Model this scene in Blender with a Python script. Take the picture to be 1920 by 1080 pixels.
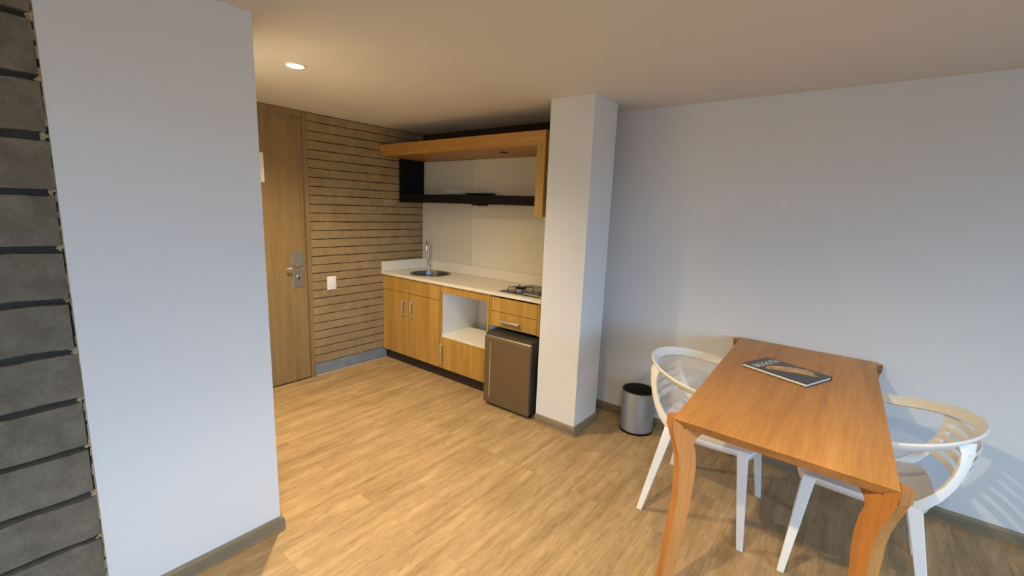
import bpy, bmesh, math, random
from mathutils import Vector, Matrix
random.seed(7)
for o in list(bpy.data.objects): bpy.data.objects.remove(o, do_unlink=True)
S = bpy.context.scene
COL = S.collection
R = math.radians

# ------------------------------------------------------------------ camera
cam_d = bpy.data.cameras.new('camera'); cam = bpy.data.objects.new('camera', cam_d); COL.objects.link(cam)
YAW, PITCH, ROLL, FPX = R(127.7215), R(-9.9277), R(2.1945), 840.85
fw = Vector((math.cos(PITCH)*math.cos(YAW), math.cos(PITCH)*math.sin(YAW), math.sin(PITCH)))
r0 = Vector((math.sin(YAW), -math.cos(YAW), 0)); u0 = r0.cross(fw)
ri = math.cos(ROLL)*r0 + math.sin(ROLL)*u0
up = -math.sin(ROLL)*r0 + math.cos(ROLL)*u0
M = Matrix((ri, up, -fw)).transposed().to_4x4(); M.translation = Vector((0, 0, 1.5))
cam.matrix_world = M
cam_d.sensor_fit = 'HORIZONTAL'; cam_d.sensor_width = 36; cam_d.lens = FPX/1920*36
cam_d.clip_start = .02
S.camera = cam

# ------------------------------------------------------------------ world, view, lights
S.view_settings.view_transform = 'Standard'; S.view_settings.look = 'None'
S.view_settings.gamma = 1; S.view_settings.use_curve_mapping = False
S.view_settings.exposure = 0.0
W = bpy.data.worlds.new('sky'); S.world = W; W.use_nodes = True
wn = W.node_tree; wn.nodes.clear()
wo = wn.nodes.new('ShaderNodeOutputWorld'); bg = wn.nodes.new('ShaderNodeBackground')
tc = wn.nodes.new('ShaderNodeTexCoord'); sx = wn.nodes.new('ShaderNodeSeparateXYZ'); rp = wn.nodes.new('ShaderNodeValToRGB')
wn.links.new(tc.outputs['Generated'], sx.inputs[0]); wn.links.new(sx.outputs['Z'], rp.inputs[0])
rp.color_ramp.elements[0].position = 0.0; rp.color_ramp.elements[0].color = (.13, .14, .15, 1)
rp.color_ramp.elements[1].position = 0.06; rp.color_ramp.elements[1].color = (.33, .60, .92, 1)
wn.links.new(rp.outputs[0], bg.inputs[0]); bg.inputs[1].default_value = 15.8
wn.links.new(bg.outputs[0], wo.inputs[0])
# the window opening (portal only guides the sampling of the sky)
WX = 3.3; WIN_Y0, WIN_Y1, WIN_Z0, WIN_Z1 = -2.5, 1.0, .60, 2.12
pd = bpy.data.lights.new('window_portal', 'AREA'); pd.shape = 'RECTANGLE'; pd.size = WIN_Z1-WIN_Z0; pd.size_y = WIN_Y1-WIN_Y0
pd.cycles.is_portal = True
po = bpy.data.objects.new('window_portal', pd); COL.objects.link(po)
po.location = (WX+.02, (WIN_Y0+WIN_Y1)/2, (WIN_Z0+WIN_Z1)/2); po.rotation_euler = (0, R(90), 0)
LAMP = {'foyer': 225.0, 'table': 190.0}
CEIL = 2.20

# ------------------------------------------------------------------ materials
def new_mat(name):
    m = bpy.data.materials.new(name); m.use_nodes = True
    nt = m.node_tree; b = nt.nodes['Principled BSDF']
    return m, nt, b
def N(nt, t, **k):
    n = nt.nodes.new(t)
    for a, v in k.items(): setattr(n, a, v)
    return n
def coords(nt, scale=(1, 1, 1), rot=(0, 0, 0), loc=(0, 0, 0)):
    t = N(nt, 'ShaderNodeTexCoord'); mp = N(nt, 'ShaderNodeMapping')
    mp.inputs['Scale'].default_value = scale; mp.inputs['Rotation'].default_value = rot; mp.inputs['Location'].default_value = loc
    nt.links.new(t.outputs['Object'], mp.inputs[0]); return mp.outputs[0]
def noise(nt, vec, scale, detail=4, rough=.6):
    n = N(nt, 'ShaderNodeTexNoise'); n.inputs['Scale'].default_value = scale
    n.inputs['Detail'].default_value = detail; n.inputs['Roughness'].default_value = rough
    nt.links.new(vec, n.inputs['Vector']); return n.outputs['Fac']
def ramp(nt, fac, stops):
    r = N(nt, 'ShaderNodeValToRGB'); e = r.color_ramp.elements
    while len(e) < len(stops): e.new(.5)
    for i, (p, c) in enumerate(stops):
        e[i].position = p; e[i].color = (*c, 1)
    nt.links.new(fac, r.inputs[0]); return r.outputs[0]
def mix(nt, a, b, fac, mode='MIX'):
    m = N(nt, 'ShaderNodeMix', data_type='RGBA', blend_type=mode)
    for s, v in ((m.inputs['Factor'], fac), (m.inputs['A'], a), (m.inputs['B'], b)):
        if hasattr(v, 'is_output'): nt.links.new(v, s)
        elif isinstance(v, (int, float)): s.default_value = v
        else: s.default_value = (*v, 1)
    return m.outputs['Result']
def bump(nt, b, h, strength=.2, dist=.002):
    n = N(nt, 'ShaderNodeBump'); n.inputs['Strength'].default_value = strength; n.inputs['Distance'].default_value = dist
    nt.links.new(h, n.inputs['Height']); nt.links.new(n.outputs[0], b.inputs['Normal'])
def plain(name, col, rough=.5, metal=0, var=.06, sc=30, bmp=0):
    m, nt, b = new_mat(name)
    v = coords(nt); f = noise(nt, v, sc, 3)
    c = ramp(nt, f, [(.3, tuple(x*(1-var) for x in col)), (.7, tuple(min(1, x*(1+var)) for x in col))])
    nt.links.new(c, b.inputs['Base Color']); b.inputs['Roughness'].default_value = rough; b.inputs['Metallic'].default_value = metal
    if bmp: bump(nt, b, f, bmp, .001)
    return m
def paint(name, col, rough=.75):
    m, nt, b = new_mat(name); v = coords(nt)
    f = noise(nt, v, 2.0, 5, .6); g = noise(nt, v, 140, 3)
    nt.links.new(ramp(nt, f, [(.3, tuple(x*.985 for x in col)), (.7, col)]), b.inputs['Base Color'])
    b.inputs['Roughness'].default_value = rough; bump(nt, b, g, .25, .0012); return m
def wood(name, dark, mid, light, axis='Z', rough=.45, sc=1.0, coat=0, loc=(0, 0, 0), bands=0, bc=.86):
    m, nt, b = new_mat(name)
    s = {'X': (.06, 1, 1), 'Y': (1, .06, 1), 'Z': (1, 1, .06)}[axis]
    v = coords(nt, tuple(q*sc for q in s), loc=loc)
    f1 = noise(nt, v, 22, 6, .62); f2 = noise(nt, v, 130, 3, .6)
    c = ramp(nt, f1, [(.30, dark), (.50, mid), (.72, light)])
    c = mix(nt, c, ramp(nt, f2, [(.35, (.80, .78, .76)), (.6, (1, 1, 1))]), .55, 'MULTIPLY')
    if bands:
        s2 = {'X': (.001, 1, .001), 'Y': (1, .001, .001), 'Z': (1, 1, .001)}[axis]
        vv = coords(nt, s2, loc=(.3, .1, 0)); w = N(nt, 'ShaderNodeTexVoronoi'); w.inputs['Scale'].default_value = bands
        nt.links.new(vv, w.inputs['Vector']); bw = N(nt, 'ShaderNodeRGBToBW'); nt.links.new(w.outputs['Color'], bw.inputs[0])
        c = mix(nt, c, ramp(nt, bw.outputs[0], [(.1, (bc, bc*.98, bc*.96)), (.9, (1.08, 1.08, 1.08))]), .8, 'MULTIPLY')
    nt.links.new(c, b.inputs['Base Color']); b.inputs['Roughness'].default_value = rough
    b.inputs['Coat Weight'].default_value = coat; b.inputs['Coat Roughness'].default_value = .25
    bump(nt, b, f2, .08, .0008); return m

m_wall = paint('white_wall_paint', (.69, .71, .735))
m_ceil = paint('ceiling_paint', (.72, .70, .68))
m_splash = plain('cream_laminate', (.70, .66, .58), .35, var=.03, sc=6)
m_splash2 = plain('pale_grey_laminate', (.62, .60, .545), .35, var=.03, sc=6)
m_oak = wood('oak_cabinet', (.40, .225, .050), (.47, .27, .064), (.54, .32, .085), 'Z', .4, bands=9)
m_oakx = wood('oak_beam', (.37, .18, .045), (.44, .225, .058), (.50, .27, .08), 'X', .4, bands=0)
m_door = wood('door_oak', (.22, .145, .062), (.27, .18, .077), (.31, .21, .092), 'Z', .5, bands=6)
m_table = wood('orange_hardwood', (.50, .23, .062), (.62, .30, .085), (.70, .36, .11), 'Y', .42, sc=.8, bands=6, bc=.76)
m_table.node_tree.nodes['Principled BSDF'].inputs['Specular IOR Level'].default_value = .3
m_tleg = wood('orange_hardwood_leg', (.40, .165, .045), (.50, .215, .06), (.57, .265, .08), 'Z', .38, coat=.15)
m_skirt = wood('greyish_oak_skirting', (.17, .135, .085), (.23, .185, .12), (.29, .235, .155), 'Y', .5, sc=1.5)
m_skirtx = wood('greyish_oak_skirting_long', (.17, .135, .085), (.23, .185, .12), (.29, .235, .155), 'X', .5, sc=1.5)
m_black = plain('black_laminate', (.005, .004, .004), .6)
m_black.node_tree.nodes['Principled BSDF'].inputs['Specular IOR Level'].default_value = .2
m_toe = plain('dark_plinth', (.022, .016, .014), .5)
m_white = plain('white_plastic', (.78, .79, .79), .4, var=.01)
m_whitemel = plain('white_melamine', (.76, .75, .73), .5, var=.02)
m_top = plain('cream_quartz', (.74, .70, .62), .3, var=.05, sc=250)
m_sink = plain('dull_steel', (.16, .155, .15), .3, .9, var=.08, sc=60)
m_steel = plain('brushed_steel', (.55, .55, .55), .32, 1, var=.08, sc=60)
m_chrome = plain('chrome', (.75, .75, .76), .08, 1, var=.02)
m_alu = plain('satin_aluminium', (.72, .68, .62), .35, .7)
m_fridge = None
m_dkplas = plain('charcoal_plastic', (.035, .037, .036), .45)
m_bin = plain('grey_painted_metal', (.30, .315, .33), .45, .3)
m_glass = plain('black_enamel', (.015, .012, .011), .12)
m_porc = plain('white_porcelain', (.8, .8, .78), .15, var=.01)
m_dkplate = plain('dark_glaze', (.03, .03, .035), .2)
m_bluegrey = plain('blue_grey_paint', (.175, .215, .24), .6, var=.12, sc=14)
m_paper = plain('paper', (.78, .78, .76), .8, var=.01)
m_ink = plain('grey_ink', (.35, .36, .37), .8)
m_cover = plain('black_book_cover', (.028, .028, .030), .3, var=.1, sc=60)
m_pages = plain('paper_pages', (.72, .70, .66), .8, var=.05, sc=400)
m_ink_w = plain('white_ink', (.75, .75, .73), .5)
def golden():
    m, nt, b = new_mat('golden_print'); v = coords(nt)
    f = noise(nt, v, 38, 5, .65)
    c = ramp(nt, f, [(.30, (.12, .04, .02)), (.42, (.50, .24, .09)), (.55, (.66, .42, .15)), (.72, (.80, .60, .30))])
    nt.links.new(c, b.inputs['Base Color']); b.inputs['Roughness'].default_value = .35; return m
m_gold = golden()
def fridge_mat():
    m, nt, b = new_mat('smoky_steel'); v = coords(nt, (1, 1, .02)); f = noise(nt, v, 300, 3)
    nt.links.new(ramp(nt, f, [(.3, (.21, .17, .11)), (.7, (.25, .20, .135))]), b.inputs['Base Color'])
    b.inputs['Metallic'].default_value = .75; b.inputs['Roughness'].default_value = .42; return m
m_fridge = fridge_mat()
def floor_mat():
    m, nt, b = new_mat('oak_vinyl_planks')
    t = N(nt, 'ShaderNodeTexCoord'); sp = N(nt, 'ShaderNodeSeparateXYZ'); cb = N(nt, 'ShaderNodeCombineXYZ')
    nt.links.new(t.outputs['Object'], sp.inputs[0]); nt.links.new(sp.outputs['Y'], cb.inputs['X']); nt.links.new(sp.outputs['X'], cb.inputs['Y'])
    br = N(nt, 'ShaderNodeTexBrick', offset=.37, offset_frequency=2)
    br.inputs['Scale'].default_value = 1; br.inputs['Mortar Size'].default_value = .0006; br.inputs['Brick Width'].default_value = 1.22
    br.inputs['Row Height'].default_value = .18; br.inputs['Mortar Smooth'].default_value = .3; br.inputs['Bias'].default_value = 0
    br.inputs['Color1'].default_value = (.0, .0, .0, 1); br.inputs['Color2'].default_value = (1, 1, 1, 1); br.inputs['Mortar'].default_value = (.5, .5, .5, 1)
    nt.links.new(cb.outputs[0], br.inputs['Vector'])
    # grain offset per plank
    ad = N(nt, 'ShaderNodeVectorMath', operation='MULTIPLY_ADD'); nt.links.new(br.outputs['Color'], ad.inputs[0])
    ad.inputs[1].default_value = (3.1, 7.3, 2.2); nt.links.new(t.outputs['Object'], ad.inputs[2])
    mp = N(nt, 'ShaderNodeMapping'); mp.inputs['Scale'].default_value = (1, .10, 1); nt.links.new(ad.outputs[0], mp.inputs[0])
    f1 = noise(nt, mp.outputs[0], 16, 7, .66); f2 = noise(nt, mp.outputs[0], 110, 4, .65)
    f3 = noise(nt, ad.outputs[0], 3.2, 3, .5)
    c = ramp(nt, f1, [(.28, (.28, .19, .10)), (.45, (.39, .275, .15)), (.60, (.47, .335, .19)), (.78, (.54, .40, .235))])
    c = mix(nt, c, ramp(nt, f2, [(.33, (.66, .62, .58)), (.52, (1, 1, 1))]), .55, 'MULTIPLY')
    c = mix(nt, c, ramp(nt, f3, [(.3, (.86, .84, .82)), (.65, (1.05, 1.05, 1.05))]), .8, 'MULTIPLY')
    c = mix(nt, c, ramp(nt, br.outputs['Color'], [(0, (.95, .945, .94)), (1, (1.04, 1.04, 1.04))]), .8, 'MULTIPLY')
    c = mix(nt, c, (.24, .16, .09), br.outputs['Fac'])
    mp2 = N(nt, 'ShaderNodeMapping'); mp2.inputs['Scale'].default_value = (1, .22, 1); nt.links.new(ad.outputs[0], mp2.inputs[0])
    f4 = noise(nt, mp2.outputs[0], 52, 5, .7)
    c = mix(nt, c, ramp(nt, f4, [(.30, (.62, .56, .50)), (.44, (1, 1, 1)), (.70, (1.10, 1.10, 1.10))]), .6, 'MULTIPLY')
    nt.links.new(c, b.inputs['Base Color']); b.inputs['Roughness'].default_value = .6
    b.inputs['Specular IOR Level'].default_value = .2
    bump(nt, b, f2, .12, .0006); return m
m_floor = floor_mat()
def brick_mat(name, stops, sc, rough=.9, bs=.5):
    m, nt, b = new_mat(name); v = coords(nt)
    f = noise(nt, v, sc, 8, .75); g = noise(nt, v, 1.6, 4, .6); h = noise(nt, v, 170, 4, .7)
    c = ramp(nt, f, stops)
    c = mix(nt, c, ramp(nt, g, [(.3, (.80, .80, .80)), (.7, (1.1, 1.08, 1.05))]), .8, 'MULTIPLY')
    c = mix(nt, c, ramp(nt, h, [(.3, (.62, .60, .58)), (.55, (1, 1, 1))]), .5, 'MULTIPLY')
    nt.links.new(c, b.inputs['Base Color']); b.inputs['Roughness'].default_value = rough
    bump(nt, b, h, bs, .003); return m
m_brick = brick_mat('beige_clay_brick', [(.3, (.26, .185, .095)), (.5, (.32, .23, .12)), (.7, (.40, .30, .17))], 9)
m_bgap_shade = plain('dark_brown_joint_and_shade', (.045, .024, .014), .95)  # brick joints, and the shade painted onto the kitchen wall
m_gbrick = brick_mat('grey_brown_block', [(.25, (.105, .09, .065)), (.5, (.17, .15, .115)), (.75, (.25, .225, .18))], 14, bs=.8)
m_mortar = brick_mat('dark_mortar', [(.3, (.05, .042, .035)), (.7, (.085, .072, .06))], 30)
m_foam = brick_mat('yellowish_filler', [(.3, (.30, .22, .12)), (.7, (.52, .42, .26))], 60)

# ------------------------------------------------------------------ mesh helpers
class MB:
    def __init__(s): s.bm = bmesh.new(); s.mi = 0
    def _mark(s, faces):
        for f in faces: f.material_index = s.mi
    def box(s, x0, x1, y0, y1, z0, z1, bev=0, seg=2, mi=0, mat=None):
        vs = [s.bm.verts.new((x, y, z)) for x in (x0, x1) for y in (y0, y1) for z in (z0, z1)]
        q = [(0, 1, 3, 2), (4, 6, 7, 5), (0, 4, 5, 1), (2, 3, 7, 6), (0, 2, 6, 4), (1, 5, 7, 3)]
        fs = [s.bm.faces.new([vs[i] for i in f]) for f in q]
        for f in fs: f.material_index = mi
        if bev:
            es = list({e for f in fs for e in f.edges})
            r = bmesh.ops.bevel(s.bm, geom=es, offset=bev, segments=seg, affect='EDGES', profile=.5)
            for f in r['faces']: f.material_index = mi
        return s
    def hexa(s, pts, mi=0):
        """8 points: bottom quad (ccw) then top quad"""
        vs = [s.bm.verts.new(p) for p in pts]
        for f in ((3, 2, 1, 0), (4, 5, 6, 7), (0, 1, 5, 4), (1, 2, 6, 5), (2, 3, 7, 6), (3, 0, 4, 7)):
            s.bm.faces.new([vs[i] for i in f]).material_index = mi
        return s
    def prism(s, poly, fn, t0, t1, mi=0):
        """2D polygon poly, fn(a, b, t) -> 3D point, extruded from t0 to t1"""
        A = [s.bm.verts.new(fn(a, b, t0)) for a, b in poly]; B = [s.bm.verts.new(fn(a, b, t1)) for a, b in poly]
        n = len(poly)
        for i in range(n): s.bm.faces.new((A[i], A[(i+1) % n], B[(i+1) % n], B[i])).material_index = mi
        s.bm.faces.new(A[::-1]).material_index = mi; s.bm.faces.new(B).material_index = mi
        return s
    def lathe(s, prof, cx, cy, n=48, mi=0, close=True):
        rings = []
        for r, z in prof:
            if r < 1e-6: rings.append([s.bm.verts.new((cx, cy, z))])
            else: rings.append([s.bm.verts.new((cx+r*math.cos(2*math.pi*i/n), cy+r*math.sin(2*math.pi*i/n), z)) for i in range(n)])
        for a, b in zip(rings, rings[1:]):
            for i in range(n):
                j = (i+1) % n
                if len(a) == 1 and len(b) == 1: continue
                if len(a) == 1: f = (a[0], b[j], b[i])
                elif len(b) == 1: f = (a[i], a[j], b[0])
                else: f = (a[i], a[j], b[j], b[i])
                s.bm.faces.new(f).material_index = mi
        return s
    def tube(s, pts, rad, n=12, mi=0):
        pts = [Vector(p) for p in pts]; rr = rad if isinstance(rad, (list, tuple)) else [rad]*len(pts)
        rings = []; ref = None
        for i, p in enumerate(pts):
            d = (pts[min(i+1, len(pts)-1)]-pts[max(i-1, 0)]).normalized()
            if ref is None: ref = d.orthogonal().normalized()
            ref = (ref-d*ref.dot(d)).normalized(); q = d.cross(ref)
            rings.append([s.bm.verts.new(p+rr[i]*(ref*math.cos(2*math.pi*k/n)+q*math.sin(2*math.pi*k/n))) for k in range(n)])
        for a, b in zip(rings, rings[1:]):
            for k in range(n): s.bm.faces.new((a[k], a[(k+1) % n], b[(k+1) % n], b[k])).material_index = mi
        s.bm.faces.new(rings[0][::-1]).material_index = mi; s.bm.faces.new(rings[-1]).material_index = mi
        return s
    def ribbon(s, secs, mi=0):
        """secs: list of (center, half width vector, half thickness vector); solid strip"""
        rings = []
        for c, w, t in secs:
            c, w, t = Vector(c), Vector(w), Vector(t)
            k = .72
            rings.append([s.bm.verts.new(v) for v in (c-w*k-t, c+w*k-t, c+w-t*k, c+w+t*k, c+w*k+t, c-w*k+t, c-w+t*k, c-w-t*k)])
        for a, b in zip(rings, rings[1:]):
            for k in range(8): s.bm.faces.new((a[k], a[(k+1) % 8], b[(k+1) % 8], b[k])).material_index = mi
        s.bm.faces.new(rings[0][::-1]); s.bm.faces.new(rings[-1])
        return s
    def build(s, name, mats, parent=None, smooth=False, bevel=0):
        bmesh.ops.recalc_face_normals(s.bm, faces=s.bm.faces)
        off = Vector(parent_origin(parent)) if parent else Vector((0, 0, 0))
        if off.length: bmesh.ops.translate(s.bm, verts=s.bm.verts, vec=-off)
        me = bpy.data.meshes.new(name); s.bm.to_mesh(me); s.bm.free()
        for m in (mats if isinstance(mats, (list, tuple)) else [mats]): me.materials.append(m)
        o = bpy.data.objects.new(name, me); COL.objects.link(o)
        if parent: o.parent = parent
        if bevel:
            b = o.modifiers.new('bevel', 'BEVEL'); b.width = bevel; b.segments = 2; b.limit_method = 'ANGLE'; b.angle_limit = R(35)
        if smooth:
            for p in me.polygons: p.use_smooth = True
            e = bmesh.new(); e.from_mesh(me)
            for ed in e.edges:
                if len(ed.link_faces) == 2 and ed.calc_face_angle(0) > R(38): ed.smooth = False
            e.to_mesh(me); e.free()
        return o
def parent_origin(p):
    v = Vector((0, 0, 0))
    while p: v += p.location; p = p.parent
    return v
def tag(o, label=None, cat=None, group=None, kind=None):
    if label: o['label'] = label
    if cat: o['category'] = cat
    if group: o['group'] = group
    if kind: o['kind'] = kind
    return o
def thing(name, loc, label, cat, group=None, kind=None):
    o = bpy.data.objects.new(name, None); o.empty_display_size = .1; COL.objects.link(o); o.location = loc
    return tag(o, label, cat, group, kind)
def copy_tree(o, parent=None):
    c = o.copy(); COL.objects.link(c); c.parent = parent
    for ch in [k for k in bpy.data.objects if k.parent == o]: copy_tree(ch, c)
    return c
def struct(name, mb, mats, label=None, cat=None, **k):
    o = mb.build(name, mats, **k); o['kind'] = 'structure'
    o['label'] = label; o['category'] = cat
    return o

# ------------------------------------------------------------------ the room
XB, YK, YR = -3.61, 3.12, 3.05         # brick wall, kitchen back wall, long wall
XL, YE = -1.95, .836                   # white partition face and its end
XP0, XP1, YP0, YP1 = -1.69, -1.375, 2.52, 2.83
YB = -2.6
struct('floor', MB().box(-3.8, WX+.2, YB-.2, 3.35, -.05, 0), m_floor, 'light oak vinyl plank floor of the whole room', 'floor')
struct('ceiling', MB().box(-3.8, WX+.2, YB-.2, 3.35, CEIL, CEIL+.06), m_ceil, 'plain off-white ceiling with a round downlight', 'ceiling')
struct('wall_right', MB().box(-1.487, WX, YR, 3.3, 0, CEIL), m_wall, 'long bluish white wall behind the dining table', 'wall')
struct('wall_kitchen', MB().box(-3.78, -1.487, YK+.004, 3.3, 0, CEIL), m_bgap_shade, 'wall behind the kitchen counter', 'wall')  # dark colour paints in the shade above the wall unit
struct('wall_pillar', MB().box(XP0, XP1, YP0, YP1, 0, CEIL), m_wall, 'square white pillar between fridge and dining table', 'pillar')
struct('wall_left', MB().box(-3.78, XL, .243, YE, 0, CEIL), m_wall, 'white partition wall at the left of the photo', 'wall')
struct('wall_rear', MB().box(-2.2, WX, YB-.15, YB, 0, CEIL), m_wall, 'white wall behind the photographer', 'wall')
ww = MB()
ww.box(WX, WX+.15, YB, WIN_Y0, 0, CEIL).box(WX, WX+.15, WIN_Y1, 3.3, 0, CEIL)
ww.box(WX, WX+.15, WIN_Y0, WIN_Y1, 0, WIN_Z0).box(WX, WX+.15, WIN_Y0, WIN_Y1, WIN_Z1, CEIL)
struct('wall_window', ww, m_wall, 'wall with the wide window opposite the kitchen', 'wall')
wf = MB()
for y in (WIN_Y0, (WIN_Y0+WIN_Y1)/2-.025, WIN_Y1-.05): wf.box(WX+.03, WX+.08, y, y+.05, WIN_Z0, WIN_Z1)
wf.box(WX+.03, WX+.08, WIN_Y0, WIN_Y1, WIN_Z0, WIN_Z0+.04).box(WX+.03, WX+.08, WIN_Y0, WIN_Y1, WIN_Z1-.04, WIN_Z1)
struct('window_1', wf, m_white, 'white framed wide window facing the kitchen', 'window')
# foyer: walls hidden behind the partition
# beige brick wall (thin scored courses)
bw = MB(); bw.box(-3.78, XB-.012, 1.9, YK+.004, 0, CEIL, mi=1)
z0 = .110
k = 0
rb = random.Random(3)
while z0 < CEIL-.004:
    z1 = min(z0+.0722, CEIL-.003)
    ys = [1.913]
    zz = 0
    g = .0036
    n = 16
    # a wavy course: front strip with uneven upper and lower edges
    yy = [1.913+(YK-1.913)*i/n for i in range(n+1)]
    lo = [z0+g+rb.uniform(-.0014, .0014) for _ in yy]; hi = [z1-g+rb.uniform(-.0014, .0014) for _ in yy]
    fx = [XB+rb.uniform(-.0015, .0015) for _ in yy]
    for i in range(n):
        bw.hexa([(XB-.014, yy[i], lo[i]), (fx[i], yy[i], lo[i]), (fx[i+1], yy[i+1], lo[i+1]), (XB-.014, yy[i+1], lo[i+1]),
                 (XB-.014, yy[i], hi[i]), (fx[i], yy[i], hi[i]), (fx[i+1], yy[i+1], hi[i+1]), (XB-.014, yy[i+1], hi[i+1])])
    z0 = z1; k += 1
struct('wall_brick', bw, [m_brick, m_bgap_shade], 'beige brick wall between the door and the kitchen', 'wall')
bs = MB().box(XB-.01, XB+.004, 1.915, 2.655, .014, .107, .002)
struct('baseboard_brick', bs, m_bluegrey, 'blue-grey painted strip at the foot of the beige brick wall', 'baseboard')
struct('trim_1', MB().box(XB-.005, XB+.016, 1.915, 2.655, 0.0005, .012, .002), m_alu, 'thin pale strip along the foot of the beige brick wall', 'trim')
# grey block wall at far left
gb = MB(); gb.box(-2.2, XL-.028, YB, .242, 0, CEIL, mi=1)
rg = random.Random(11)
levels = [-.003, .163, .329, .495, .664, .830, .9995, 1.165, 1.327, 1.498, 1.660, 1.822, 1.990, 2.155, 2.2]
for a, b in zip(levels, levels[1:]):
    yb = .2375+rg.uniform(-.004, .0025)
    y = yb; first = True
    while y > YB:
        L = .39 if not first else rg.uniform(.30, .40)
        y2 = max(y-L, YB)
        zt = min(b-.007+rg.uniform(-.002, .002), CEIL-.001); zb = max(a+.007+rg.uniform(-.002, .002), 0)
        if zt-zb > .02:
            n = 14
            P = []
            for i in range(n+1):
                t = i/n; q = y+(y2+.009-y)*t
                ez = .003*math.sin(t*9+a*31)+rg.uniform(-.002, .002)
                P.append((q+(rg.uniform(-.0015, .0015) if i else 0), zb+ez*.6+rg.uniform(-.001, .001), zt+ez*.6+rg.uniform(-.001, .001)))
            for (ya, la, ha), (yb2, lb, hb) in zip(P, P[1:]):
                c = .004
                xf = XL+.0035
                gb.hexa([(XL-.03, ya, la), (XL-.03, yb2, lb), (xf, yb2, lb+c), (xf, ya, la+c),
                         (XL-.03, ya, ha), (XL-.03, yb2, hb), (xf, yb2, hb-c), (xf, ya, ha-c)])
        y = y2; first = False
    # lumps of yellowish filler where the joint meets the plaster
    for q in range(4):
        s = rg.uniform(.003, .009); cy = .238+rg.uniform(-.012, .002); cz = b+rg.uniform(-.008, .008)
        if cz < CEIL-.02:
            r = bmesh.ops.create_icosphere(gb.bm, subdivisions=2, radius=s)
            for v in r['verts']:
                v.co = Vector((v.co.x*.8, v.co.y*rg.uniform(.8, 1.2), v.co.z*rg.uniform(.7, 1.1)))+Vector((XL-.004, cy, cz))
            for f in {f for v in r['verts'] for f in v.link_faces}: f.material_index = 2
    # ragged filler strip between the block ends and the plaster
    z = max(a, 0)
    while z < min(b, CEIL)-.001:
        z2 = min(z+rg.uniform(.012, .035), b, CEIL); gb.box(XL-.02, XL+rg.uniform(-.006, .002), .2429-rg.uniform(.001, .0065), .2429, z, z2, mi=2); z = z2
struct('wall_block', gb, [m_gbrick, m_mortar, m_foam], 'grey-brown concrete block wall at the far left edge', 'wall')

# baseboards: profile with two grooves, extruded
def skirting(name, a, b, nrm, mat, label, h=.064, mit=(0, 0)):
    """a, b: (x, y) ends on the wall face, nrm outward; mit: extra length at the front per end"""
    a, b, n = Vector((*a, 0)), Vector((*b, 0)), Vector((*nrm, 0)); d = (b-a).normalized()
    prof = [(0, 0.0005), (.015, 0.0005), (.015, .026), (.0125, .0275), (.015, .029), (.0145, .044), (.012, .0455), (.0135, .047), (.012, .056), (.007, h), (0, h)]
    mb = MB(); A, B = [], []
    for o, z in prof:
        A.append(mb.bm.verts.new(a+n*(o+.0004)-d*o*mit[0]+Vector((0, 0, z)))); B.append(mb.bm.verts.new(b+n*(o+.0004)+d*o*mit[1]+Vector((0, 0, z))))
    m = len(prof)
    for i in range(m): mb.bm.faces.new((A[i], A[(i+1) % m], B[(i+1) % m], B[i]))
    mb.bm.faces.new(A); mb.bm.faces.new(B[::-1])
    return struct(name, mb, mat, label, 'baseboard')
skirting('baseboard_left', (XL, .243), (XL, YE), (1, 0), m_skirt, 'grey-brown skirting along the foot of the white partition', mit=(0, 1))
skirting('baseboard_end', (XL, YE), (XB+.02, YE), (0, 1), m_skirtx, 'skirting on the end of the white partition', mit=(1, 0))
skirting('baseboard_pillar', (XP0, YP0), (XP1, YP0), (0, -1), m_skirtx, 'oak skirting on the kitchen side of the pillar', mit=(0, 1))
skirting('baseboard_pillar_side', (XP1, YP0), (XP1, YP1), (1, 0), m_skirt, 'oak skirting on the side of the pillar', mit=(1, 0))
skirting('baseboard_right', (-1.487, YR), (WX, YR), (0, -1), m_skirtx, 'dark oak skirting along the long white wall')

# door in the brick wall
DY0, DY1, DZ = .88, 1.872, 2.148
fr = MB().box(-3.78, XB+.012, DY1+.003, 1.911, 0, CEIL-.003, .002).box(-3.78, XB+.012, DY0-.04, 1.872, DZ+.004, CEIL-.004, .002).box(-3.78, XB+.012, DY0-.04, DY0-.003, 0, DZ+.004, .002)
d1 = thing('door_1', (XB, (DY0+DY1)/2, 0), 'tall oak veneer entrance door at the end of the hall', 'door', kind='structure')
MB.build(fr, 'door_frame', m_door, d1)
leaf = MB().box(XB-.045, XB-.004, DY0, DY1, .006, DZ, .002).build('door_leaf', m_door, d1)
MB().box(XB-.0035, XB+.0005, 1.755, 1.848, .80, 1.09, .001).build('lock_plate', m_steel, leaf)
hn = MB()
hn.tube([(XB, 1.80, .972), (XB+.05, 1.80, .972)], .010)
hn.tube([(XB+.048, 1.806, .972), (XB+.052, 1.78, .973), (XB+.054, 1.74, .974), (XB+.052, 1.71, .972), (XB+.040, 1.690, .969)], [.010, .0105, .010, .009, .007])
hn.build('lever_handle', m_chrome, leaf, smooth=True)
kh = MB().lathe([(0, 0), (.017, 0), (.017, .006), (0, .007)], 0, 0, 24)
for v in kh.bm.verts: v.co = Vector((XB+.0008+v.co.z, 1.80+v.co.x, .895+v.co.y))
kh.box(XB+.0075, XB+.009, 1.797, 1.803, .865, .90, mi=1)
kh.build('keyhole', [m_chrome, m_black], leaf)
MB().box(XB-.03, XB+.004, DY0, DY1, 0.0004, .0055).build('threshold', m_toe, d1)
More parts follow.
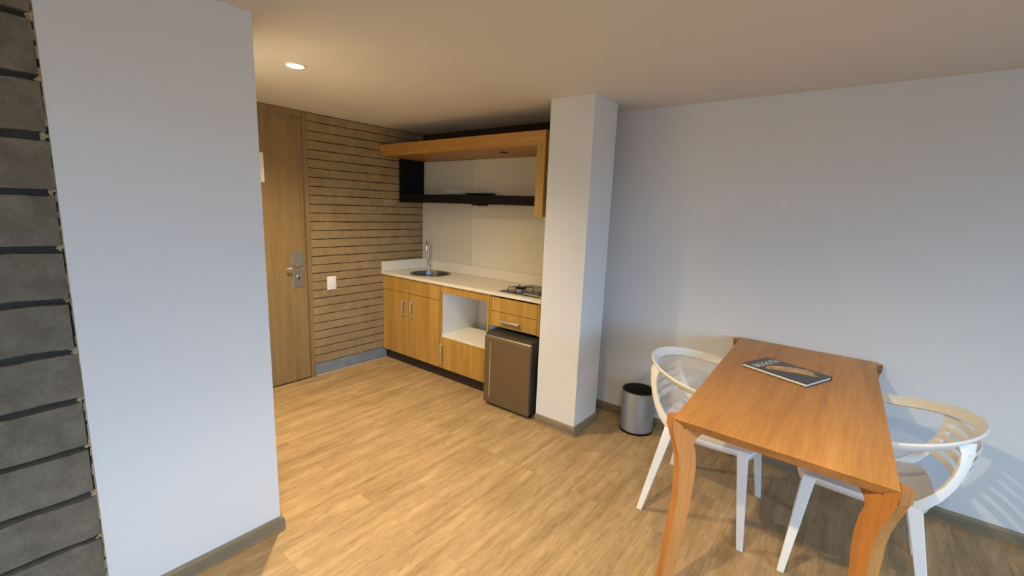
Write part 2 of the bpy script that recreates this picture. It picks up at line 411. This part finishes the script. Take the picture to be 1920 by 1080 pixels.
# notice on the door
nt_ = thing('notice_sheet', (XB, 1.49, 1.63), 'white printed notice sheet fixed to the oak door', 'notice')
MB().box(XB-.0035, XB-.0022, 1.42, 1.574, 1.632, 1.848).build('sheet', m_paper, nt_)
ik = MB()
ik.box(XB-.0021, XB-.0018, 1.46, 1.538, 1.810, 1.822)
for i in range(9):
    z = 1.780-.0135*i
    ik.box(XB-.0021, XB-.0018, 1.44, 1.53+random.uniform(-.02, .018), z, z+.0045)
ik.build('printed_lines', m_ink, nt_)

# light switch
sw = thing('light_switch', (XB, 2.085, .81), 'white light switch plate on the beige brick wall', 'light switch')
MB().box(XB+.002, XB+.012, 2.043, 2.127, .750, .868, .004, 3).build('plate', m_white, sw, smooth=True)
MB().box(XB+.0122, XB+.0155, 2.066, 2.104, .785, .833, .002).build('rocker', m_white, sw)

# ------------------------------------------------------------------ downlights
def downlight(x, y, power, label, aim=(0, 0, -1), cone=140, blend=1.0):
    t = thing('ceiling_downlight', (x, y, CEIL), label, 'ceiling light', None)
    MB().lathe([(.040, CEIL-.0015), (.042, CEIL-.006), (.052, CEIL-.006), (.056, CEIL-.0006), (.040, CEIL-.0006)], x, y, 48).build('trim_ring', m_white, t, smooth=True)
    m, nt, b = new_mat('lamp_lens')
    b.inputs['Base Color'].default_value = (.9, .85, .75, 1)
    b.inputs['Emission Color'].default_value = (1, .86, .62, 1); b.inputs['Emission Strength'].default_value = 30
    MB().lathe([(0, CEIL-.0045), (.030, CEIL-.004), (.0398, CEIL-.002), (.0398, CEIL-.0006), (0, CEIL-.0006)], x, y, 40).build('lens', m, t, smooth=True)
    ld = bpy.data.lights.new('downlight_beam', 'SPOT'); ld.energy = power; ld.color = (1.0, .76, .43)
    ld.spot_size = R(cone); ld.spot_blend = blend; ld.shadow_soft_size = .03
    lo = bpy.data.objects.new('downlight_beam', ld); COL.objects.link(lo); lo.location = (0, 0, -.012); lo.rotation_euler = Vector(aim).to_track_quat('-Z', 'Y').to_euler(); lo.parent = t
    return t
downlight(-2.464, 1.26, LAMP['foyer'], 'round glowing recessed downlight in the ceiling before the oak door', (0, 0, -1), 150, .9)
downlight(-.84, .27, LAMP['table'], 'round recessed downlight in the ceiling between the white partition and the dining table', (.45, .2, -1), 126, .7)
downlight(.25, .20, LAMP['table']*.55, 'round recessed downlight in the ceiling in front of the dining table', (-.1, .2, -1), 126, .7)

# ------------------------------------------------------------------ kitchen base units
YF = 2.617     # plane of door fronts
def bow_handle_v(x, z0, z1, parent):
    h = MB(); yf = YF-.0005
    h.box(x-.006, x+.006, yf-.024, yf, z1-.014, z1, .002).box(x-.006, x+.006, yf-.024, yf, z0, z0+.014, .002)
    h.box(x-.007, x+.007, yf-.031, yf-.022, z0-.004, z1+.004, .003)
    return h.build('handle', m_alu, parent, smooth=True)
# sink unit
c1 = thing('sink_cabinet', (-3.2, 2.87, 0), 'oak cabinet under the sink with two tall doors', 'cabinet', 'kitchen base cabinets')
cb_ = MB().box(-3.604, -3.586, YF+.018, 3.11, .10, .842).box(-2.822, -2.804, YF+.018, 3.11, .10, .842)
cb_.box(-3.586, -2.822, YF+.018, 3.11, .10, .118).box(-3.586, -2.822, 3.095, 3.11, .118, .66)
cb_.build('body', m_oak, c1)
MB().box(-3.604, -2.806, YF, YF+.017, .706, .842, .0012).build('fascia', m_oak, c1)
da = MB().box(-3.604, -3.228, YF, YF+.017, .102, .702, .0012).build('door', m_oak, c1)
db = MB().box(-3.224, -2.806, YF, YF+.017, .102, .702, .0012).build('door', m_oak, c1)
bow_handle_v(-3.283, .497, .637, da); bow_handle_v(-3.168, .490, .634, db)
MB().box(-3.604, -2.803, 2.662, 2.68, 0.0005, .099).build('plinth', m_toe, c1)
# niche unit
c2 = thing('open_niche_cabinet', (-2.53, 2.87, 0), 'oak cabinet with an empty white open niche above a low door', 'cabinet', 'kitchen base cabinets')
NX0, NX1, NZ0, NZ1 = -2.782, -2.262, .404, .778
ob = MB()
ob.box(-2.800, NX0, YF+.016, 3.11, .10, .842).box(NX1, -2.244, YF+.016, 3.11, .10, .842)
ob.box(NX0, NX1, YF+.016, 3.11, NZ1, NZ1+.016)
ob.box(NX0, NX1, YF+.016, 3.11, .10, .116)
ob.box(NX0, NX1, 3.095, 3.11, .116, NZ1).box(NX0, NX1, YF+.003, 3.0, NZ0-.018, NZ0)
ob.build('body', m_whitemel, c2)
fm = MB()
fm.box(-2.800, -2.246, YF, YF+.0155, NZ1, .842, .001).box(-2.800, NX0-.003, YF, YF+.0155, NZ0-.0, NZ1-.0005, .001).box(NX1, -2.246, YF, YF+.0155, .30, NZ1-.0005, .001)
fm.build('face_frame', m_oak, c2)
dc = MB().box(-2.800, -2.266, YF, YF+.0155, .102, .384, .0012).build('door', m_oak, c2)
bow_handle_v(-2.764, .150, .325, dc)
MB().box(-2.801, -2.20, 2.662, 2.68, 0.0005, .099).build('plinth', m_toe, c2)
# drawer unit above the fridge
c3 = thing('drawer_cabinet', (-2.0, 2.87, .59), 'short oak drawer cabinet under the hob and above the mini fridge', 'cabinet', 'kitchen base cabinets')
b3 = MB().box(-2.241, -2.223, YF+.0, 3.11, .596, .842).box(-1.782, -1.762, YF+.002, 3.11, .596, .842).box(-2.223, -1.782, YF+.018, 3.11, .596, .612).box(-2.223, -1.782, 3.09, 3.11, .612, .80)
b3.build('body', m_oak, c3)
MB().box(-2.221, -1.784, YF, YF+.016, .719, .828, .0012).build('fascia', m_oak, c3)
dr = MB().box(-2.221, -1.784, YF, YF+.016, .600, .715, .0012).build('drawer', m_oak, c3)
hh = MB(); yf = YF-.0005
hh.box(-2.108, -2.096, yf-.022, yf, .648, .658, .002).box(-1.952, -1.940, yf-.022, yf, .648, .658, .002).box(-2.114, -1.934, yf-.032, yf-.021, .644, .661, .004)
hh.build('handle', m_alu, dr, smooth=True)

# worktop with hole for the sink
SXC, SYC, SR = -3.20, 2.865, .178
wt = thing('worktop', (-2.68, 2.86, .845), 'cream stone worktop running from the brick wall to the pillar', 'worktop')
tp = MB(); n = 48; WX0, WX1, WY0, WY1, WZ0, WZ1 = -3.606, -1.748, 2.598, 3.116, .845, .870
def ringsq(z):
    out = []; inn = []
    for i in range(n):
        a = 2*math.pi*i/n; c, s_ = math.cos(a), math.sin(a)
        inn.append((SXC+SR*c, SYC+SR*s_, z))
        k2 = min((.25)/abs(c) if abs(c) > 1e-6 else 9, (.25)/abs(s_) if abs(s_) > 1e-6 else 9)
        out.append((SXC+k2*c, SYC+k2*s_, z))
    return inn, out
for z in (WZ0, WZ1):
    inn, out = ringsq(z)
    I = [tp.bm.verts.new(p) for p in inn]; O = [tp.bm.verts.new(p) for p in out]
    for i in range(n): tp.bm.faces.new((I[i], I[(i+1) % n], O[(i+1) % n], O[i]))
    if z == WZ0: I0 = I
    else:
        for i in range(n): tp.bm.faces.new((I0[i], I0[(i+1) % n], I[(i+1) % n], I[i]))
hx0, hx1, hy0, hy1 = SXC-.25, SXC+.25, SYC-.25, SYC+.25
tp.box(WX0, hx0, WY0, WY1, WZ0, WZ1).box(hx1, WX1, WY0, WY1, WZ0, WZ1).box(hx0, hx1, WY0, hy0, WZ0, WZ1).box(hx0, hx1, hy1, WY1, WZ0, WZ1)
tp.build('slab', m_top, wt)
MB().box(-3.606, -3.588, 2.603, 3.116, .8705, .962, .002).build('side_upstand', m_top, wt)
MB().box(-3.587, -2.902, 3.100, 3.116, .8705, .962, .0015).build('rear_upstand', m_top, wt)
MB().box(-2.9, -1.70, 3.092, 3.116, .8705, .962, .0015).build('rear_upstand', m_top, wt)
# splashback panels
struct('trim_2', MB().box(-3.607, -2.904, 3.113, 3.1235, .9625, 1.935, .001), m_splash2, 'left cream splashback panel above the sink', 'panel')
struct('trim_3', MB().box(-2.899, -1.49, 3.107, 3.1235, .9625, 1.935, .001), m_splash, 'right cream splashback panel above the hob', 'panel')
# sink
sk = thing('sink_bowl', (SXC, SYC, .87), 'round stainless steel sink set into the cream worktop', 'sink')
MB().lathe([(.195, .8706), (.194, .8735), (.178, .8745), (.165, .871), (.160, .84), (.150, .76), (.12, .735), (.03, .728), (0, .727), (0, .7255), (.03, .7265), (.121, .733), (.152, .758), (.162, .84), (.166, .866), (.176, .8705)], SXC, SYC, 64).build('basin', m_sink, sk, smooth=True)
MB().lathe([(0, .7295), (.022, .7295), (.026, .731), (.030, .7305), (.030, .7285), (0, .7285)], SXC, SYC, 24).build('drain', m_chrome, sk, smooth=True)
# tap
fa = thing('kitchen_tap', (-3.40, 3.06, .87), 'tall chrome swan neck tap behind the round sink', 'tap')
fx, fy = -3.462, 3.066
MB().lathe([(0, .8705), (.024, .8705), (.024, .876), (.016, .882), (.0135, .905), (.0175, .915), (.018, .935), (.0125, .948), (.014, .956), (.0085, .966), (0, .967)], fx, fy, 32).build('base', m_chrome, fa, smooth=True)
pts = [(fx, fy, .966), (fx, fy, 1.09)]
dx, dy = .62, -.78
for i in range(0, 13):
    a = math.pi*i/12; r_ = .048
    pts.append((fx+dx*r_*(1-math.cos(a)), fy+dy*r_*(1-math.cos(a)), 1.105+r_*math.sin(a)))
pts.append((fx+dx*.098, fy+dy*.098, 1.065))
MB().tube(pts, .0078, 14).build('spout', m_chrome, fa, smooth=True)
MB().tube([(fx+.012, fy-.012, .925), (fx+.036, fy-.036, .932)], .006, 10).tube([(fx+.034, fy-.034, .928), (fx+.039, fy-.039, .966)], [.007, .005], 10).build('lever', m_chrome, fa, smooth=True)
# hob
HB = thing('gas_hob', (-1.97, 2.87, .871), 'dark gas hob with black pan supports set in the worktop', 'hob')
MB().box(-2.175, -1.765, 2.655, 3.075, .8706, .8775, .003).build('plate', m_glass, HB, smooth=True)
MB().box(-1.965, -1.77, 2.658, 2.70, .8778, .881, .001).build('control_strip', m_steel, HB)
for (bx, by, br_) in ((-2.06, 2.775, .048), (-1.865, 2.965, .04)):
    bnr = MB().lathe([(0, .8778), (br_+.012, .8778), (br_+.012, .882), (br_, .886), (br_, .893), (br_-.006, .896), (0, .897)], bx, by, 32).build('burner', m_steel, HB, smooth=True)
    MB().lathe([(0, .8972), (br_-.008, .8972), (br_-.007, .901), (0, .903)], bx, by, 28).build('burner_cap', m_black, bnr, smooth=True)
    g_ = MB(); L = br_+.05
    for a in range(4):
        c, s_ = math.cos(a*math.pi/2+.785), math.sin(a*math.pi/2+.785)
        g_.tube([(bx+c*L, by+s_*L, .8785), (bx+c*L, by+s_*L, .905), (bx+c*br_*.45, by+s_*br_*.45, .908)], .0038, 8)
    g_.build('pan_support', m_black, HB, smooth=True)
for kx in (-1.845, -1.795):
    MB().lathe([(0, .8778), (.019, .8778), (.018, .895), (.013, .901), (0, .902)], kx, 2.745, 24).build('knob', m_dkplas, HB, smooth=True)

# fridge
fg = thing('mini_fridge', (-1.955, 2.8, 0), 'smoky steel mini fridge standing between oak cabinet and white pillar', 'fridge')
MB().box(-2.150, -1.738, 2.535, 3.02, .03, .572, .004).build('body', m_dkplas, fg)
for x in (-2.12, -1.77):
    for y in (2.56, 2.98): MB().lathe([(0, .0005), (.014, .0005), (.014, .0295), (0, .0295)], x, y, 16).build('foot', m_black, fg)
MB().box(-2.164, -1.742, 2.524, 2.534, .022, .565).build('door_seal', m_black, fg)
dd = MB()
prof = [(2.523, .024), (2.494, .024), (2.488, .030), (2.488, .535), (2.492, .553), (2.502, .565), (2.523, .565)]
dd.prism(prof, lambda a, b, t: (t, a, b), -2.166, -1.740)
fd = dd.build('door', m_fridge, fg, bevel=.0025)
MB().box(-2.165, -1.741, 2.4955, 2.5225, .5652, .577, .003).build('top_grip', m_dkplas, fd)
MB().box(-2.112, -2.106, 2.4865, 2.4879, .075, .515).build('vertical_groove', m_alu, fd)
MB().box(-2.145, -1.745, 2.53, 2.545, .0006, .021).build('toe_grille', m_black, fg)

# ------------------------------------------------------------------ upper shelf unit
us = thing('wall_shelf_unit', (-2.69, 2.86, 1.46), 'oak frame wall unit with black open shelf above the worktop', 'wall shelf')
XS0, XS1 = -3.603, -1.772
MB().box(XS0, XS1, 2.60, 3.105, 1.936, 2.036, .0015).build('top_panel', m_oakx, us)
MB().box(-1.842, XS1, 2.60, 3.105, 1.457, 1.9355, .0015).build('side_panel', m_oak, us)
MB().box(XS0, -3.578, 2.816, 3.105, 1.53, 1.9355, .001).build('dark_side_panel', m_black, us)
MB().box(-3.5775, -1.8425, 2.816, 3.105, 1.535, 1.606, .001).build('shelf_board', m_black, us)
pk = MB().lathe([(0, 1.9358), (.034, 1.9358), (.034, 1.9335), (0, 1.9330)], -2.30, 2.80, 32)
pk.build('recessed_spot', m_black, us)
MB().box(-2.66, -2.53, 2.83, 2.90, 1.522, 1.5345, .002).box(-2.60, -2.575, 2.85, 2.87, 1.517, 1.5225, .002).build('under_shelf_light', m_black, us)
# plates
def plate(x, y, z, r, mat, label, group):
    o = MB().lathe([(0, z+.0006), (r*.55, z+.0006), (r*.6, z+.003), (r*.98, z+.0115), (r, z+.0135), (r*.985, z+.0145), (r*.6, z+.006), (r*.5, z+.004), (0, z+.0036)], 0, 0, 56).build('dinner_plate', mat, None, smooth=True)
    o.location = (x, y, 0)
    return tag(o, label, 'plate', group)
zz = 1.6062
for i, nm in enumerate(('bottom', 'middle', 'top')):
    plate(-2.935, 2.96, zz+i*.0125, .128, m_porc, nm+' white plate of the left stack on the black shelf', 'plates on the black shelf')
for i, nm in enumerate(('lower', 'upper')):
    plate(-2.668, 2.955, zz+i*.0125, .134, m_dkplate if i == 0 else m_porc, ('dark plate under the white one, right stack on the shelf', 'white plate on the dark plate, right stack on the shelf')[i], 'plates on the black shelf')

# ------------------------------------------------------------------ waste bin
bn = thing('waste_bin', (-1.095, 2.915, 0), 'grey metal waste bin on the floor beside the pillar', 'waste bin')
BX, BY = -1.095, 2.912
MB().lathe([(0, .012), (.106, .012), (.112, .016), (.112, .292), (.1105, .294), (.109, .292), (.109, .02), (0, .018)], BX, BY, 64).build('body', m_bin, bn, smooth=True)
MB().lathe([(0, .0006), (.113, .0006), (.114, .004), (.114, .014), (.1125, .016), (.1125, .0115), (0, .0115)], BX, BY, 64).build('base_ring', m_black, bn, smooth=True)
MB().lathe([(.1085, .297), (.1085, .022), (.1065, .022), (.1065, .299), (.1085, .300), (.1128, .298), (.1128, .2945), (.111, .2945)], BX, BY, 64).build('liner', m_dkplas, bn, smooth=True)

# ------------------------------------------------------------------ dining table
TZ0, TZ1 = .722, .768
C_bl, C_br, C_tr, C_tl = Vector((-.463, 1.597)), Vector((.177, 1.577)), Vector((.137, 3.030)), Vector((-.522, 3.030))
tb = thing('dining_table', (-.17, 2.3, 0), 'orange wooden dining table with its far end against the white wall', 'table')
t_ = MB(); q = [C_bl, C_br, C_tr, C_tl]
tm = sum(q, Vector((0, 0)))/4
t_.hexa([(p.x-math.copysign(.036, p.x-tm.x), p.y-math.copysign(.040, p.y-tm.y), TZ0) for p in q]+[(p.x, p.y, TZ1-.0015) for p in q])
t_.hexa([(p.x, p.y, TZ1-.0017) for p in q]+[(p.x, p.y, TZ1) for p in q])
t_.build('tabletop', m_table, tb, bevel=.0015)
DG = math.sqrt(.5)
PROF = [(0, TZ1), (.008, .725), (.026, .67), (.045, .61), (.055, .54), (.052, .42), (.035, .2), (.015, .001), (.062, .001), (.088, .2), (.105, .40), (.113, .50), (.114, .56), (.107, .62), (.095, .66), (.105, .685), (.132, .706), (.175, TZ0-.001), (.055, TZ0-.001), (.055, TZ1)]
TH = .046
for C0, sx_, sy_ in ((C_bl, -1, -1), (C_br, 1, -1), (C_tr, 1, 1), (C_tl, -1, 1)):
    # end face starts at the tabletop corner and runs outwards along the side by TH at 45 degrees
    C0 = Vector((C0.x+sx_*.0006, C0.y))
    inn = Vector((-sx_*DG, -sy_*DG)); side = Vector((sx_*DG, -sy_*DG))
    lg = MB()
    def fn(a, b, t, C0=C0, inn=inn, side=side):
        p = C0+inn*a+side*t; return (p.x, p.y, b)
    # the part outside the tabletop rises flush with the top, the rest stops under it
    low = [(.0008, TZ1-.003), (.001, .745), (.006, .715)]+[(a, b) for a, b in [(.017, .68), (.031, .64), (.042, .60), (.049, .55)]+PROF[5:18]]+[(.05, TZ0-.001), (.03, TZ1-.003)]
    lg.prism(low, fn, 0, TH)
    # triangular ear flush with the tabletop
    A = C0; B = C0+side*TH; D = Vector((C0.x, (C0+side*TH).y+(-sy_)*TH*DG))
    ear = [A, B, D]
    for p, z_ in (): pass
    vs0 = [lg.bm.verts.new((p.x, p.y, TZ0-.001)) for p in ear]; vs1 = [lg.bm.verts.new((p.x, p.y, TZ1)) for p in ear]
    lg.bm.faces.new(vs0[::-1]); lg.bm.faces.new(vs1)
    for i in range(3): lg.bm.faces.new((vs0[i], vs0[(i+1) % 3], vs1[(i+1) % 3], vs1[i]))
    lg.build('leg', m_tleg, tb, bevel=.0015)
MB().box(-.40, .03, 2.91, 2.932, .668, TZ0-.001).build('apron', m_tleg, tb)

# book
bk = thing('hardcover_book', (-.21, 2.45, TZ1), 'black hardcover book with a golden picture lying on the table', 'book')
zb = TZ1+.0008; BT = .017
a_, b_, c_, d_ = Vector((-.398, 2.425)), Vector((-.312, 2.637)), Vector((-.032, 2.506)), Vector((-.112, 2.312))
ex = (b_-a_+c_-d_)/2; ey = (d_-a_+c_-b_)/2; w_, h_ = ex.length, ey.length
ang = math.atan2(ex.y, ex.x)
ctr = (a_+b_+c_+d_)/4
bk.location = (ctr.x, ctr.y, zb); bk.rotation_euler = (0, 0, ang)
# local: x along text, y up the cover (top of the cover is +y)
def loc_build(mb, name, mat, **k):
    p = k.pop('par', bk)
    o = mb.build(name, mat, None, **k); o.parent = p; return o
up_ = 1
h2, w2 = h_/2, w_/2
loc_build(MB().box(-w2, w2, -h2, h2, BT-.0025, BT, .0006).box(-w2, w2, -h2, h2, 0, .0025, .0006).box(w2-.003, w2, -h2, h2, .002, BT-.002), 'cover', m_cover)
loc_build(MB().box(-w2+.004, w2-.003, -h2+.004, h2-.004, .0026, BT-.0026), 'pages', m_pages)
def text_part(txt, size, x, y, z, mat, par, name, sxk=1.0):
    cu = bpy.data.curves.new(name, 'FONT'); cu.body = txt; cu.size = size; cu.align_x = 'CENTER'; cu.extrude = .0002; cu.offset = .0004
    o = bpy.data.objects.new(name, cu); COL.objects.link(o)
    dg = bpy.context.evaluated_depsgraph_get(); me = bpy.data.meshes.new_from_object(o.evaluated_get(dg))
    bpy.data.objects.remove(o, do_unlink=True)
    me.materials.clear(); me.materials.append(mat)
    for v in me.vertices: v.co.x = v.co.x*sxk+x; v.co.y += y; v.co.z += z
    ob_ = bpy.data.objects.new(name, me); COL.objects.link(ob_); ob_.parent = par; return ob_
cov = [o for o in bpy.data.objects if o.name == 'cover'][0]
text_part('BOGOTÁ', .050, 0, h2-.075, BT+.0004, m_ink_w, cov, 'title', .92)
# golden picture shape on the cover (a printed flat shape)
gp = MB()
sh = [(-.085, .065), (-.05, .072), (-.01, .060), (.03, .030), (.062, -.010), (.078, -.040), (.088, -.055), (.070, -.060), (.078, -.085), (.060, -.080), (.052, -.105), (.035, -.090),
      (.03, -.125), (.015, -.115), (.005, -.085), (-.01, -.055), (-.03, -.03), (-.055, .0), (-.080, .035), (-.093, .055)]
gp.prism(sh, lambda a, b, t: (a*.95+.012, b-.005, t), BT+.0001, BT+.0004)
loc_build(gp, 'cover_picture', m_gold, par=cov)

# ------------------------------------------------------------------ chairs
ch = thing('plastic_armchair', (0, 0, 0), '', 'chair', 'white plastic armchairs at the dining table')
def rail_pt(t):
    """t in [-1,1]; returns plan x,y,z and outward direction"""
    W_, A_, LA = .298, .302, .02
    s = abs(t)
    if s < .86:
        a = R(90*s/.86); x = -A_*math.cos(a); y = W_*math.sin(a)
        nx, ny = -math.cos(a), math.sin(a)
    else:
        u = (s-.86)/.14; x = LA*u; y = W_-.012*u*u; nx, ny = 0, 1
    sg = 1 if t >= 0 else -1
    u = (LA-x)/(LA+A_); z = .708+(.772-.708)*u**1.2
    return Vector((x, sg*y, z)), Vector((nx, sg*ny, 0)).normalized()
secs = []
for i in range(73):
    t = -1+2*i/72
    p, nrm = rail_pt(t)
    s = abs(t)
    hw = .024 if s < .7 else .024-.010*((s-.7)/.3)
    wv = (Vector((0, 0, 1))*.77+nrm*.64).normalized()
    tv = (nrm*.77-Vector((0, 0, 1))*.64).normalized()
    secs.append((p-wv*hw+Vector((0, 0, .004)), wv*hw, tv*.0065))
MB().ribbon(secs).build('top_rail', m_white, ch, smooth=True)
for sg in (-1, 1):
    P = [(-.224, .186, .746), (-.232, .192, .71), (-.229, .200, .665), (-.219, .207, .62), (-.201, .213, .572), (-.177, .215, .528), (-.148, .213, .488), (-.118, .207, .458), (-.085, .202, .446)]
    Pv = [Vector((a, sg*b, c)) for a, b, c in P]; sc = []
    for i, p in enumerate(Pv):
        d = (Pv[min(i+1, len(Pv)-1)]-Pv[max(i-1, 0)]).normalized()
        # width runs along the back's own curve, thickness across
        o_ = Vector((-.45, sg*.89, 0)) if i < 5 else Vector((-.2, sg*.98, 0))
        o_ = (o_-d*o_.dot(d)).normalized(); w__ = d.cross(o_).normalized()
        hw = [.030, .021, .0165, .0155, .0165, .018, .020, .019, .013][i]
        sc.append((p, w__*hw, o_*.007))
    MB().ribbon(sc).build('back_post', m_white, ch, smooth=True)
    # legs
    for nm, top, bot in (('rear', (-.128, .203, .456), (-.222, .268, 0)), ('front', (.203, .190, .440), (.250, .255, 0))):
        T, B = Vector((top[0], sg*top[1], top[2])), Vector((bot[0], sg*bot[1], bot[2]))
        d = (B-T); lg = MB()
        o_ = Vector((0, 1, 0)); f_ = Vector((1, 0, 0)); prev = None; sc = []
        for u, wa, wb in ((0, .024, .013), (.12, .022, .0125), (.5, .0185, .0115), (1, .0135, .010)):
            c = T+d*u; sc.append([Vector((c.x+sx*wa, c.y+sy*wb, c.z)) for sx, sy in ((-1, -1), (1, -1), (1, 1), (-1, 1))])
        rg_ = [[lg.bm.verts.new(p) for p in r] for r in sc]
        for a, b in zip(rg_, rg_[1:]):
            for k in range(4): lg.bm.faces.new((a[k], a[(k+1) % 4], b[(k+1) % 4], b[k]))
        lg.bm.faces.new(rg_[0]); lg.bm.faces.new(rg_[-1][::-1])
        lg.build('leg', m_white, ch, bevel=.003)
for k_, z in enumerate((.700, .660, .620, .580, .540)):
    sc = []
    for i in range(17):
        t = -1+2*i/16; y = .196*t
        x = (-.232, -.229, -.222, -.211, -.194)[k_]-.056*(1-t*t)**.8
        nrm = Vector((-1, .9*t, 0)).normalized()
        wv = (Vector((0, 0, 1))*.90+nrm*.42).normalized(); tv = (nrm*.9-Vector((0, 0, 1))*.42).normalized()
        sc.append(((x, y, z-.006*(1-t*t)), wv*.0125, tv*.0045))
    MB().ribbon(sc).build('slat', m_white, ch, smooth=True)
# seat shell
st = MB(); nu, nv = 22, 22; grid = []
def seat_pt(u, v):
    # u -1..1 back->front, v -1..1 side
    x = .035+.228*u; half = .222-.012*abs(u)**2
    y = half*v
    r = max(abs(u), abs(v))
    # round the corners
    k = 1-.12*(u*u*v*v)
    x = .035+(x-.035)*k; y = y*k
    z = .452-.020*(1-u*u)*(1-v*v)-.012*max(0, u)**3+.020*max(0, -u)**4*(1-.2*abs(v))
    return (x, y, z)
top = [[st.bm.verts.new(seat_pt(-1+2*i/nu, -1+2*j/nv)) for j in range(nv+1)] for i in range(nu+1)]
for i in range(nu):
    for j in range(nv): st.bm.faces.new((top[i][j], top[i+1][j], top[i+1][j+1], top[i][j+1]))
# rim skirt
rim = [top[i][0] for i in range(nu+1)]+[top[nu][j] for j in range(1, nv+1)]+[top[i][nv] for i in range(nu-1, -1, -1)]+[top[0][j] for j in range(nv-1, 0, -1)]
dn = [st.bm.verts.new((v.co.x*.985+.0005, v.co.y*.985, v.co.z-.030)) for v in rim]
for i in range(len(rim)):
    j = (i+1) % len(rim); st.bm.faces.new((rim[i], rim[j], dn[j], dn[i]))
so = st.build('seat', m_white, ch, smooth=True)
sm_ = so.modifiers.new('solid', 'SOLIDIFY'); sm_.thickness = .006; sm_.offset = -1
ch2 = copy_tree(ch)
ch.location = (-.512, 2.362, 0); ch.rotation_euler = (0, 0, .02)
ch['label'] = 'white plastic slatted armchair on the waste bin side of the table'
ch2.location = (.158, 2.352, 0); ch2.rotation_euler = (0, 0, math.pi)
ch2['label'] = 'white plastic slatted armchair on the far right of the table'
